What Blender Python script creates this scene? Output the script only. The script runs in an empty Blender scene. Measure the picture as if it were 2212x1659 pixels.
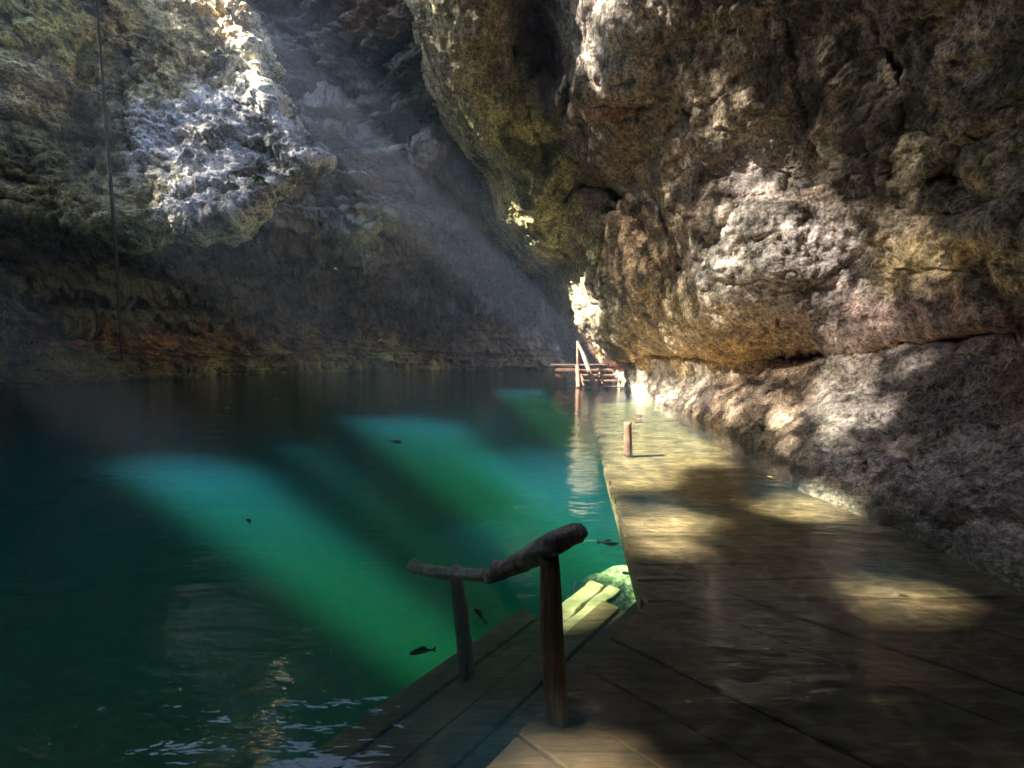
import bpy, bmesh, math, random
import numpy as np
from mathutils import Vector, Matrix

# ------------------------------------------------------------------ camera
scene = bpy.context.scene
col = scene.collection
W, H, F = 2212.0, 1659.0, 928.0          # picture frame used for the measurements, focal length in the same unit
PITCH = math.atan(64.5 / F)
CAM_Z = 1.35
cam_d = bpy.data.cameras.new("camera")
cam_d.sensor_width = 36.0
cam_d.lens = 36.0 * F / W
cam_d.clip_start = 0.05
cam_d.clip_end = 400
cam = bpy.data.objects.new("camera", cam_d)
cam.location = (0, 0, CAM_Z)
cam.rotation_euler = (math.pi / 2 - PITCH, 0, 0)
col.objects.link(cam)
scene.camera = cam

# ------------------------------------------------------------------ light
SD = np.array([0.72, 0.12, -0.68]); SD /= np.linalg.norm(SD)    # direction the sunlight travels
elev = math.asin(-SD[2])
azim = math.atan2(-SD[0], -SD[1])                               # clockwise from +Y
world = bpy.data.worlds.new("World")
scene.world = world
world.use_nodes = True
nt = world.node_tree
bg = nt.nodes["Background"]
sky = nt.nodes.new("ShaderNodeTexSky")
sky.sky_type = 'NISHITA'
sky.sun_disc = False
sky.sun_elevation = elev
sky.sun_rotation = azim
nt.links.new(sky.outputs[0], bg.inputs[0])
bg.inputs[1].default_value = 0.075
sun_d = bpy.data.lights.new("sun", 'SUN')
sun_d.energy = 4.3
sun_d.angle = math.radians(0.8)
sun_d.color = (1.0, 0.93, 0.82)
sun = bpy.data.objects.new("sun", sun_d)
sun.rotation_euler = Vector(SD).to_track_quat('-Z', 'Y').to_euler()
sun.location = (-30, 0, 30)
col.objects.link(sun)

vs = scene.view_settings
vs.view_transform = 'Standard'
vs.look = 'None'
vs.gamma = 1
vs.exposure = 3.3
cy = scene.cycles
cy.max_bounces = 8
cy.diffuse_bounces = 5
cy.glossy_bounces = 3
cy.transmission_bounces = 4
cy.volume_bounces = 1
cy.transparent_max_bounces = 12
cy.caustics_reflective = False
cy.caustics_refractive = False
cy.sample_clamp_indirect = 4.0
cy.use_denoising = True
cy.denoising_input_passes = 'RGB_ALBEDO_NORMAL'

# ------------------------------------------------------------------ picture <-> place
CP, SP = math.cos(PITCH), math.sin(PITCH)

def ray(px, py):
    r = (np.asarray(px, float) - W / 2) / F
    u = -(np.asarray(py, float) - H / 2) / F
    return r, CP + SP * u, CP * u - SP

def at_depth(px, py, Y):
    x, y, z = ray(px, py)
    k = np.asarray(Y, float) / y
    return np.stack(np.broadcast_arrays(x * k, y * k, z * k + CAM_Z), -1)

def at_level(px, py, z):
    x, y, dz = ray(px, py)
    k = (z - CAM_Z) / dz
    return np.stack(np.broadcast_arrays(x * k, y * k, np.asarray(z, float)), -1)

def sun_uv(p):
    p = np.asarray(p, float)
    return p[..., 1] - SD[1] / SD[0] * p[..., 0], p[..., 2] - SD[2] / SD[0] * p[..., 0]

LZ = -0.264                             # landing at the head of the steps

# ------------------------------------------------------------------ noise
def _hash(ix, iy, iz, seed):
    h = (ix.astype(np.int64) * 374761393 + iy.astype(np.int64) * 668265263 + iz.astype(np.int64) * 2147483647 + seed * 974711) & 0x7fffffff
    h = ((h ^ (h >> 13)) * 1274126177) & 0x7fffffff
    return (h ^ (h >> 16)) & 0xffff

from concurrent.futures import ThreadPoolExecutor
_pool = ThreadPoolExecutor(4)

def chunked(fn):
    def run(p, *a):
        p = np.asarray(p, float)
        if p.ndim < 2 or p.shape[:-1] and int(np.prod(p.shape[:-1])) < 20000:
            return fn(p, *a)
        q = p.reshape(-1, 3)
        n = max(4, len(q) // 30000)
        return np.concatenate(list(_pool.map(lambda c: fn(c, *a), np.array_split(q, n)))).reshape(p.shape[:-1])
    return run

@chunked
def perlin(p, seed=0):
    i = np.floor(p).astype(np.int64)
    f = (p - i).astype(np.float32)
    w = f * f * f * (f * (f * 6 - 15) + 10)
    out = 0.0
    for dx in (0, 1):
        wx = w[..., 0] if dx else 1 - w[..., 0]
        for dy in (0, 1):
            wxy = wx * (w[..., 1] if dy else 1 - w[..., 1])
            for dz in (0, 1):
                wz = w[..., 2] if dz else 1 - w[..., 2]
                h = _hash(i[..., 0] + dx, i[..., 1] + dy, i[..., 2] + dz, seed) & 255
                g = GRAD[h]
                out = out + wxy * wz * (g[..., 0] * (f[..., 0] - dx) + g[..., 1] * (f[..., 1] - dy) + g[..., 2] * (f[..., 2] - dz))
    return out * 1.5

GRAD = np.random.RandomState(3).normal(size=(256, 3)).astype(np.float32)
GRAD /= np.linalg.norm(GRAD, axis=1, keepdims=True)

def fbm(p, octaves=4, seed=0, gain=0.5, lac=2.03):
    a, o, n = 1.0, 0.0, 0.0
    p = np.asarray(p, float)
    for k in range(octaves):
        o = o + a * perlin(p, seed + k * 17)
        n += a
        p = p * lac + 11.3
        a *= gain
    return o / n

def ridged(p, octaves=4, seed=0, gain=0.5):
    a, o, n = 1.0, 0.0, 0.0
    p = np.asarray(p, float)
    for k in range(octaves):
        o = o + a * (1 - 2 * np.abs(perlin(p, seed + k * 29)))
        n += a
        p = p * 2.07 + 7.7
        a *= gain
    return o / n

@chunked
def worley(p, seed=0):
    i = np.floor(p).astype(np.int64)
    best = np.full(p.shape[:-1], 9.0)
    for dx in (-1, 0, 1):
        for dy in (-1, 0, 1):
            for dz in (-1, 0, 1):
                c = i + np.array([dx, dy, dz])
                h = _hash(c[..., 0], c[..., 1], c[..., 2], seed)
                q = np.stack([(h & 0x1f) / 31.0, ((h >> 5) & 0x1f) / 31.0, ((h >> 10) & 0x1f) / 31.0], -1)
                d = np.sum((c + q - p) ** 2, -1)
                best = np.minimum(best, d)
    return np.sqrt(best)

def _cells(p, seed):
    i = np.floor(p).astype(np.int64)
    f1 = np.full(p.shape[:-1], 9.0); f2 = f1.copy(); rid = np.zeros(p.shape[:-1])
    for dx in (-1, 0, 1):
        for dy in (-1, 0, 1):
            for dz in (-1, 0, 1):
                c = i + np.array([dx, dy, dz])
                h = _hash(c[..., 0], c[..., 1], c[..., 2], seed)
                q = np.stack([(h & 0x1f) / 31.0, ((h >> 5) & 0x1f) / 31.0, ((h >> 10) & 0x1f) / 31.0], -1)
                d = np.sum((c + q - p) ** 2, -1)
                nearer = d < f1
                f2 = np.where(nearer, f1, np.minimum(f2, d))
                rid = np.where(nearer, ((h * 31) & 0xff) / 255.0, rid)
                f1 = np.minimum(f1, d)
    return np.stack([np.sqrt(f1), np.sqrt(f2), rid], -1)

def cells(p, seed=0):
    """broken-rock cells: distance to nearest and second seed, and a value per cell"""
    q = p.reshape(-1, 3)
    r = np.concatenate(list(_pool.map(lambda c: _cells(c, seed), np.array_split(q, max(4, len(q) // 30000)))))
    r = r.reshape(p.shape)
    return r[..., 0], r[..., 1], r[..., 2]

def smooth(a, b, x):
    t = np.clip((x - a) / (b - a), 0, 1)
    return t * t * (3 - 2 * t)

# ------------------------------------------------------------------ 2-D helpers
def seg_dist(px, py, poly, closed=False):
    d = np.full(np.shape(px), 1e9)
    n = len(poly)
    for k in range(n if closed else n - 1):
        ax, ay = poly[k]; bx, by = poly[(k + 1) % n]
        vx, vy = bx - ax, by - ay
        t = np.clip(((px - ax) * vx + (py - ay) * vy) / (vx * vx + vy * vy + 1e-9), 0, 1)
        d = np.minimum(d, (px - ax - t * vx) ** 2 + (py - ay - t * vy) ** 2)
    return np.sqrt(d)

def inside(px, py, poly):
    r = np.zeros(np.shape(px), bool)
    n = len(poly)
    for k in range(n):
        ax, ay = poly[k]; bx, by = poly[(k + 1) % n]
        c = (ay > py) != (by > py)
        r ^= c & (px < (bx - ax) * (py - ay) / (by - ay + 1e-12) + ax)
    return r

def sdist(px, py, poly):                      # positive inside
    d = seg_dist(px, py, poly, True)
    return np.where(inside(px, py, poly), d, -d)

class Sheet:
    """thin-plate interpolation of inverse depth through measured points"""
    def __init__(s, pts):
        a = np.array(pts, float)
        s.c = a[:, :2] / 500.0
        n = len(a)
        K = s.k(s.c, s.c) + np.eye(n) * 0.002
        P = np.hstack([np.ones((n, 1)), s.c])
        M = np.zeros((n + 3, n + 3)); M[:n, :n] = K; M[:n, n:] = P; M[n:, :n] = P.T
        s.w = np.linalg.solve(M, np.concatenate([1 / a[:, 2], np.zeros(3)]))
    @staticmethod
    def k(a, b):
        r2 = np.sum((a[:, None, :] - b[None, :, :]) ** 2, -1)
        return 0.5 * r2 * np.log(r2 + 1e-12)
    def __call__(s, px, py):
        px = np.asarray(px, float); py = np.asarray(py, float)
        sh = np.broadcast(px, py).shape
        q = np.stack(np.broadcast_arrays(px, py), -1).reshape(-1, 2) / 500.0
        o = np.empty(len(q)); n = len(s.c)
        for i in range(0, len(q), 60000):
            qq = q[i:i + 60000]
            o[i:i + 60000] = s.k(qq, s.c) @ s.w[:n] + s.w[n] + qq @ s.w[n + 1:]
        return 1 / np.maximum(o, 1 / 70.0).reshape(sh)

# ------------------------------------------------------------------ object helpers
def tag(o, label=None, cat=None, group=None, kind=None):
    if label: o["label"] = label
    if cat: o["category"] = cat
    if group: o["group"] = group
    if kind: o["kind"] = kind
    return o

def link(name, me, m, parent=None):
    o = bpy.data.objects.new(name, me)
    if m: me.materials.append(m)
    col.objects.link(o)
    if parent: o.parent = parent
    return o

def thing(name, loc, label, cat, group=None, rz=0):
    o = bpy.data.objects.new(name, None)
    o.empty_display_size = 0.2
    o.location = loc; o.rotation_euler.z = rz
    col.objects.link(o)
    return tag(o, label, cat, group)

def np_mesh(name, verts, quads, colors=None, smooth_shade=True):
    me = bpy.data.meshes.new(name)
    nv, nf = len(verts), len(quads)
    me.vertices.add(nv); me.loops.add(nf * 4); me.polygons.add(nf)
    me.vertices.foreach_set("co", np.ascontiguousarray(verts, np.float32).ravel())
    me.loops.foreach_set("vertex_index", np.ascontiguousarray(quads, np.int32).ravel())
    me.polygons.foreach_set("loop_start", np.arange(0, nf * 4, 4, dtype=np.int32))
    me.polygons.foreach_set("loop_total", np.full(nf, 4, np.int32))
    me.polygons.foreach_set("use_smooth", np.full(nf, smooth_shade, bool))
    if colors is not None:
        ca = me.color_attributes.new("albedo", 'FLOAT_COLOR', 'POINT')
        c4 = np.ones((nv, 4), np.float32); c4[:, :3] = np.asarray(colors)[:, :3]; c4[:, 3] = np.asarray(colors)[:, 3] if np.shape(colors)[1] == 4 else 0.0
        ca.data.foreach_set("color", c4.ravel())
    me.update(calc_edges=True)
    me.validate()
    return me

def grid_faces(nr, nc, keep):
    idx = np.arange(nr * nc).reshape(nr, nc)
    k = keep[:-1, :-1] & keep[1:, :-1] & keep[:-1, 1:] & keep[1:, 1:]
    q = np.stack([idx[:-1, :-1], idx[1:, :-1], idx[1:, 1:], idx[:-1, 1:]], -1)
    return q[k]

def compact(verts, faces, colors):
    used = np.zeros(len(verts), bool); used[faces.ravel()] = True
    m = np.cumsum(used) - 1
    return verts[used], m[faces], (colors[used] if colors is not None else None)

def normals(P):
    du = np.gradient(P, axis=1); dv = np.gradient(P, axis=0)
    n = np.cross(du, dv)
    return n / (np.linalg.norm(n, axis=-1, keepdims=True) + 1e-9)

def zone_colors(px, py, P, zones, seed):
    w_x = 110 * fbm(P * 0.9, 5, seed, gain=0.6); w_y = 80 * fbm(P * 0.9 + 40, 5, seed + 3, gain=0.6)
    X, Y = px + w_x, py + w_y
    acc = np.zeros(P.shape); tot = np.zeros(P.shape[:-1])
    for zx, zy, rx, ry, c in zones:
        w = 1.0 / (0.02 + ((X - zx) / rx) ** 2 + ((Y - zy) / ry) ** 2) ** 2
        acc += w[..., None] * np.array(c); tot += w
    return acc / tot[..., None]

# ------------------------------------------------------------------ materials
def mat(name):
    m = bpy.data.materials.new(name); m.use_nodes = True
    return m, m.node_tree.nodes, m.node_tree.links, m.node_tree.nodes["Principled BSDF"]

def rock_material(name, strength=0.9, wet=0.45, mild=0.0):
    m, N, L, b = mat(name)
    geo = N.new("ShaderNodeNewGeometry")
    at = N.new("ShaderNodeAttribute"); at.attribute_name = "albedo"
    def noise(scale, detail, rough, vec=None, dist=0.0):
        n = N.new("ShaderNodeTexNoise"); n.inputs["Scale"].default_value = scale
        n.inputs["Detail"].default_value = detail; n.inputs["Roughness"].default_value = rough
        n.inputs["Distortion"].default_value = dist
        L.new(vec or geo.outputs["Position"], n.inputs["Vector"])
        return n.outputs["Fac"]
    def ramp(fac, stops):
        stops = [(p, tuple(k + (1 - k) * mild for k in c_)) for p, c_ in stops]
        r = N.new("ShaderNodeValToRGB"); L.new(fac, r.inputs[0])
        e = r.color_ramp.elements
        e[0].position, e[0].color = stops[0][0], (*stops[0][1], 1)
        e[1].position, e[1].color = stops[1][0], (*stops[1][1], 1)
        for p, c in stops[2:]:
            k = e.new(p); k.color = (*c, 1)
        return r.outputs[0]
    def mul(a, bb, fac=1.0, mode='MULTIPLY'):
        x = N.new("ShaderNodeMix"); x.data_type = 'RGBA'; x.blend_type = mode
        x.inputs["Factor"].default_value = fac
        L.new(a, x.inputs[6]); L.new(bb, x.inputs[7])
        return x.outputs[2]
    n1 = noise(1.3, 8, 0.62)
    n2 = noise(9.0, 10, 0.7)
    n3 = noise(0.55, 6, 0.6, dist=0.8)
    c = mul(at.outputs["Color"], ramp(n1, [(0.32, (0.38, 0.36, 0.34)), (0.66, (1.55, 1.5, 1.45))]))
    c = mul(c, ramp(n2, [(0.36, (0.24, 0.235, 0.23)), (0.60, (1.5, 1.5, 1.5))]))
    n4 = noise(27.0, 5, 0.8)
    c = mul(c, ramp(n4, [(0.38, (0.28, 0.27, 0.26)), (0.58, (1.4, 1.4, 1.4))]))
    # dark lichen and mineral stains with their own outlines
    c = mul(c, ramp(n3, [(0.40, (0.30, 0.31, 0.28)), (0.47, (1, 1, 1))]))
    rust = noise(0.8, 7, 0.65)
    c = mul(c, ramp(rust, [(0.60, (1, 1, 1)), (0.74, (1.15, 0.9, 0.68))]))
    # net of water-reflected light, painted into the rock colour as pale lines
    def caustic_line(scale, width, seedv):
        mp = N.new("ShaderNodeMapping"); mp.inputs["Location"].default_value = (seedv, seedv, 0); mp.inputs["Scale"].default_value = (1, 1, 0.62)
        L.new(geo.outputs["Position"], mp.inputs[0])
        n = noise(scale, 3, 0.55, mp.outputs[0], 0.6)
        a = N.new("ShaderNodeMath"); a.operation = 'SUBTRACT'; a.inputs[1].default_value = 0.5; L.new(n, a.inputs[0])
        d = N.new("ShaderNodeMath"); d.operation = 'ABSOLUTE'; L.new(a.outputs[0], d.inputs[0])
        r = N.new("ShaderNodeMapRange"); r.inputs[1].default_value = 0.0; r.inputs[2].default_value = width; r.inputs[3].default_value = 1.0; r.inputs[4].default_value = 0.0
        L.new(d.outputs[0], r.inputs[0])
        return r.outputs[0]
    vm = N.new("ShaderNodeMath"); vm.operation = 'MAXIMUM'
    L.new(caustic_line(5.0, 0.030, 3.0), vm.inputs[0]); L.new(caustic_line(11.0, 0.034, 9.0), vm.inputs[1])
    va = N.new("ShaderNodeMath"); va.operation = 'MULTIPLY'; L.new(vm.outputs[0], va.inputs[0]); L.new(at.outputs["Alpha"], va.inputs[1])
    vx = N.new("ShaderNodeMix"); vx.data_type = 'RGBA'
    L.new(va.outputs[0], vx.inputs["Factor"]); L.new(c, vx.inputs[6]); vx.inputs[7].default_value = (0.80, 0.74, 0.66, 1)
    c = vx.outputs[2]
    L.new(c, b.inputs["Base Color"])
    b.inputs["Roughness"].default_value = 0.72
    b.inputs["Specular IOR Level"].default_value = wet
    v = N.new("ShaderNodeTexVoronoi"); v.inputs["Scale"].default_value = 7.0; v.feature = 'SMOOTH_F1'
    wv = N.new("ShaderNodeVectorMath"); wv.operation = 'ADD'
    nw = N.new("ShaderNodeTexNoise"); nw.inputs["Scale"].default_value = 4.0; nw.inputs["Detail"].default_value = 5
    L.new(geo.outputs["Position"], nw.inputs["Vector"])
    L.new(geo.outputs["Position"], wv.inputs[0]); L.new(nw.outputs["Color"], wv.inputs[1])
    L.new(wv.outputs[0], v.inputs["Vector"])
    bp1 = N.new("ShaderNodeBump"); bp1.inputs["Strength"].default_value = strength; bp1.inputs["Distance"].default_value = 0.075
    L.new(noise(6.0, 7, 0.6), bp1.inputs["Height"])
    bp2 = N.new("ShaderNodeBump"); bp2.inputs["Strength"].default_value = strength * 0.8; bp2.inputs["Distance"].default_value = 0.03
    L.new(v.outputs["Distance"], bp2.inputs["Height"])
    L.new(bp1.outputs[0], bp2.inputs["Normal"])
    L.new(bp2.outputs[0], b.inputs["Normal"])
    return m

def wood_material(name, base, dark, scale=14, axis='Z', rough=0.7):
    m, N, L, b = mat(name)
    tc = N.new("ShaderNodeTexCoord")
    mp = N.new("ShaderNodeMapping")
    s = {'X': (0.08, 1, 1), 'Y': (1, 0.08, 1), 'Z': (1, 1, 0.08)}[axis]
    mp.inputs["Scale"].default_value = s
    L.new(tc.outputs["Object"], mp.inputs[0])
    n = N.new("ShaderNodeTexNoise"); n.inputs["Scale"].default_value = scale * 3; n.inputs["Detail"].default_value = 10; n.inputs["Roughness"].default_value = 0.7
    L.new(mp.outputs[0], n.inputs["Vector"])
    n2 = N.new("ShaderNodeTexNoise"); n2.inputs["Scale"].default_value = 3.5; n2.inputs["Detail"].default_value = 8
    L.new(tc.outputs["Object"], n2.inputs["Vector"])
    r = N.new("ShaderNodeValToRGB"); L.new(n.outputs[0], r.inputs[0])
    r.color_ramp.elements[0].position = 0.35; r.color_ramp.elements[0].color = (*dark, 1)
    r.color_ramp.elements[1].position = 0.68; r.color_ramp.elements[1].color = (*base, 1)
    r2 = N.new("ShaderNodeValToRGB"); L.new(n2.outputs[0], r2.inputs[0])
    r2.color_ramp.elements[0].position = 0.35; r2.color_ramp.elements[0].color = (0.5, 0.5, 0.48, 1)
    r2.color_ramp.elements[1].position = 0.65; r2.color_ramp.elements[1].color = (1.15, 1.12, 1.1, 1)
    x = N.new("ShaderNodeMix"); x.data_type = 'RGBA'; x.blend_type = 'MULTIPLY'; x.inputs["Factor"].default_value = 1
    L.new(r.outputs[0], x.inputs[6]); L.new(r2.outputs[0], x.inputs[7])
    L.new(x.outputs[2], b.inputs["Base Color"])
    b.inputs["Roughness"].default_value = rough
    bp = N.new("ShaderNodeBump"); bp.inputs["Strength"].default_value = 1.0; bp.inputs["Distance"].default_value = 0.02
    L.new(n.outputs[0], bp.inputs["Height"]); L.new(bp.outputs[0], b.inputs["Normal"])
    return m

M_rock = rock_material("cave_rock")
M_far = rock_material("pale_cave_rock", mild=0.42)  # paler copy of the rock, brightening the far wall that light misses
M_rail = wood_material("grey_weathered_wood", (0.66, 0.60, 0.54), (0.16, 0.14, 0.12))
M_post = wood_material("brown_post_wood", (0.44, 0.34, 0.23), (0.10, 0.075, 0.05))
M_red = wood_material("red_brown_wood", (0.46, 0.25, 0.15), (0.14, 0.07, 0.045))
M_plank = wood_material("submerged_plank", (0.50, 0.34, 0.19), (0.20, 0.125, 0.07), scale=8, axis='X')
M_step = wood_material("submerged_step_wood", (0.30, 0.185, 0.105), (0.10, 0.06, 0.036), scale=8, axis='X')
M_pale = wood_material("pale_submerged_plank", (0.55, 0.46, 0.30), (0.30, 0.24, 0.15), scale=8, axis='X')

def plain(name, c, rough=0.6):
    m, N, L, b = mat(name)
    tc = N.new("ShaderNodeTexCoord")
    n = N.new("ShaderNodeTexNoise"); n.inputs["Scale"].default_value = 25; n.inputs["Detail"].default_value = 4
    L.new(tc.outputs["Object"], n.inputs["Vector"])
    r = N.new("ShaderNodeValToRGB"); L.new(n.outputs[0], r.inputs[0])
    r.color_ramp.elements[0].color = (*[k * 0.6 for k in c], 1)
    r.color_ramp.elements[1].color = (*[k * 1.3 for k in c], 1)
    L.new(r.outputs[0], b.inputs["Base Color"]); b.inputs["Roughness"].default_value = rough
    return m

# ------------------------------------------------------------------ cave sheets (measured depth in metres)
FAR = Sheet([
    # waterline of the far wall
    (-1500, 880, 9), (-700, 850, 13), (0, 838, 17.2), (240, 825, 21), (420, 814, 25.5), (560, 807, 29), (720, 804, 32), (900, 800, 35), (1150, 795, 38), (1400, 795, 39), (1700, 795, 39),
    (0, 1150, 17.2), (420, 1150, 25.5), (720, 1150, 32), (1150, 1150, 38), (1600, 1150, 39), (-700, 1150, 13), (-1500, 1150, 9),
    # top of the bedded band
    (-700, 712, 12.6), (0, 712, 16.8), (300, 712, 22), (500, 712, 27), (700, 697, 31), (890, 684, 34), (1100, 690, 36), (1300, 690, 38),
    # overhang above it
    (-700, 600, 11.5), (0, 600, 15.5), (250, 610, 19), (500, 610, 23), (750, 600, 26), (950, 610, 29), (1150, 640, 33), (1350, 640, 36),
    (0, 500, 14), (300, 500, 17.5), (600, 480, 19.5), (800, 490, 21), (1000, 500, 24), (1200, 560, 28),
    (0, 300, 13.8), (350, 300, 17.5), (690, 330, 20.8), (850, 380, 20.8), (1000, 380, 21), (1200, 400, 23),
    (620, 150, 20.2), (850, 180, 18.6), (1000, 200, 17.5), (1200, 150, 18),
    (0, 0, 14.5), (400, 100, 18.5), (600, 0, 20.0), (800, 0, 17.8), (1000, 0, 15.5), (1200, 0, 15.5),
    (-700, 0, 10), (-1500, 0, 8), (-1500, 600, 9), (600, -250, 19), (900, -250, 15), (1200, -250, 13),
])
HANG_POLY = [(-1500, 440), (-500, 452), (0, 459), (60, 485), (112, 500), (200, 505), (280, 503), (292, 520), (330, 512), (370, 503), (410, 500), (440, 494), (504, 481), (545, 455), (579, 429), (612, 408), (635, 388), (668, 368),
             (694, 351), (690, 338), (655, 318), (635, 291), (616, 261), (597, 209), (575, 150), (560, 112), (530, 56), (497, 2), (485, 3), (280, -2), (200, -60), (120, -150), (-1500, -300)]
HANG = Sheet([
    (-1500, 440, 6.2), (-700, 440, 8.4), (0, 455, 10.2), (120, 490, 10.5), (280, 500, 10.3), (410, 495, 9.9), (500, 470, 9.9), (580, 420, 10.3), (640, 380, 10.8), (690, 345, 11.5),
    (0, 330, 10.3), (120, 330, 11.0), (230, 350, 11.9), (262, 300, 12.0), (290, 300, 11.6), (290, 400, 11.1), (350, 330, 11.3), (420, 420, 10.5), (500, 400, 10.5), (500, 330, 11.1), (600, 330, 11.3), (590, 270, 11.8),
    (0, 180, 10.6), (120, 150, 11.3), (230, 180, 12.2), (320, 150, 12.3), (450, 180, 12.7), (510, 130, 12.9), (560, 200, 12.2), (530, 90, 12.55),
    (0, 0, 11.0), (230, 0, 12.3), (400, 0, 13.7), (485, 0, 12.9), (430, -80, 14.2), (-1500, 0, 5.6), (-700, 0, 8.4), (300, -300, 14.5), (-500, -300, 10.0), (-1500, -300, 6.0), (100, -300, 13.2),
])
RIGHT_POLY = [(820, -800), (880, -250), (918, 0), (947, 93), (970, 187), (1003, 254), (1045, 310), (1075, 330), (1093, 377), (1108, 448), (1160, 523), (1216, 549), (1231, 560), (1246, 619),
              (1260, 664), (1267, 702), (1277, 717), (1301, 751), (1314, 771), (1346, 783), (1343, 800), (1352, 830), (1358, 900), (1470, 950), (1600, 1040), (1750, 1100), (1900, 1160), (2212, 1320), (2800, 1700), (3800, 2400), (3900, -800)]
RIGHT = Sheet([
    # foot of the wall, at and under the waterline
    (1360, 846, 15.6), (1420, 868, 12.4), (1490, 893, 9.9), (1600, 948, 6.9), (1750, 1008, 5.15), (1900, 1060, 4.25), (2100, 1142, 3.32), (2212, 1190, 2.95), (2800, 1450, 1.83), (3700, 1860, 1.2),
    (1360, 900, 15.4), (1490, 950, 9.7), (1600, 1040, 6.7), (1900, 1170, 4.1), (2212, 1320, 2.85), (2800, 1700, 1.8),
    # block under the long crack
    (1350, 795, 16.2), (1420, 800, 13.6), (1500, 800, 11.2), (1600, 790, 9.2), (1700, 800, 7.6), (1850, 800, 6.1), (2000, 800, 5.05), (2212, 770, 4.1), (2800, 720, 2.5), (3700, 640, 1.6),
    (1560, 880, 8.4), (1700, 900, 6.4), (1850, 930, 5.2), (2050, 950, 4.25), (2212, 960, 3.65),
    # over the crack: bulge and hollows
    (1310, 755, 16.0), (1400, 740, 13.0), (1500, 740, 10.4), (1560, 700, 7.9), (1620, 640, 7.2), (1700, 650, 6.9), (1850, 680, 6.2), (2000, 690, 5.2), (2212, 680, 4.15),
    (1545, 560, 7.9), (1600, 500, 7.2), (1580, 445, 7.3), (1690, 440, 6.9), (1700, 540, 6.7), (1830, 480, 6.3), (1850, 590, 6.25), (2000, 540, 5.1), (2212, 500, 4.0),
    (1580, 415, 8.0), (1700, 405, 7.4), (1500, 560, 9.0), (1440, 600, 10.0), (1370, 620, 11.8), (1290, 620, 14.2), (1262, 640, 16.0), (1240, 570, 16.2),
    # upper wall leaning over
    (1250, 480, 14.2), (1330, 480, 12.4), (1420, 470, 10.4), (1260, 400, 13.6), (1330, 400, 12.2), (1400, 340, 10.0), (1330, 330, 10.8), (1250, 330, 12.6), (1230, 290, 12.6),
    (1110, 340, 14.0), (1160, 480, 15.0), (1200, 400, 14.0), (1120, 250, 12.8), (1030, 200, 12.6), (1150, 150, 12.8), (960, 30, 12.0), (1040, 60, 11.6),
    (1200, 130, 12.4), (1170, 30, 12.0), (1260, 200, 9.8), (1320, 180, 8.9), (1320, 60, 8.3), (1450, 100, 8.0), (1450, 250, 8.6), (1550, 320, 7.9), (1650, 250, 7.0), (1650, 80, 6.5),
    (1800, 300, 6.2), (1850, 100, 5.6), (2000, 350, 5.0), (2050, 150, 4.7), (2212, 300, 4.1), (2212, 50, 3.9), (1300, -250, 7.0), (900, -250, 10.5), (1700, -250, 5.2), (2212, -250, 3.5), (2800, 0, 2.6), (2800, 400, 2.5), (3700, 300, 1.6), (3700, -500, 1.5), (2212, -700, 2.6), (1300, -700, 5.0), (830, -700, 8.0),
])

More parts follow.
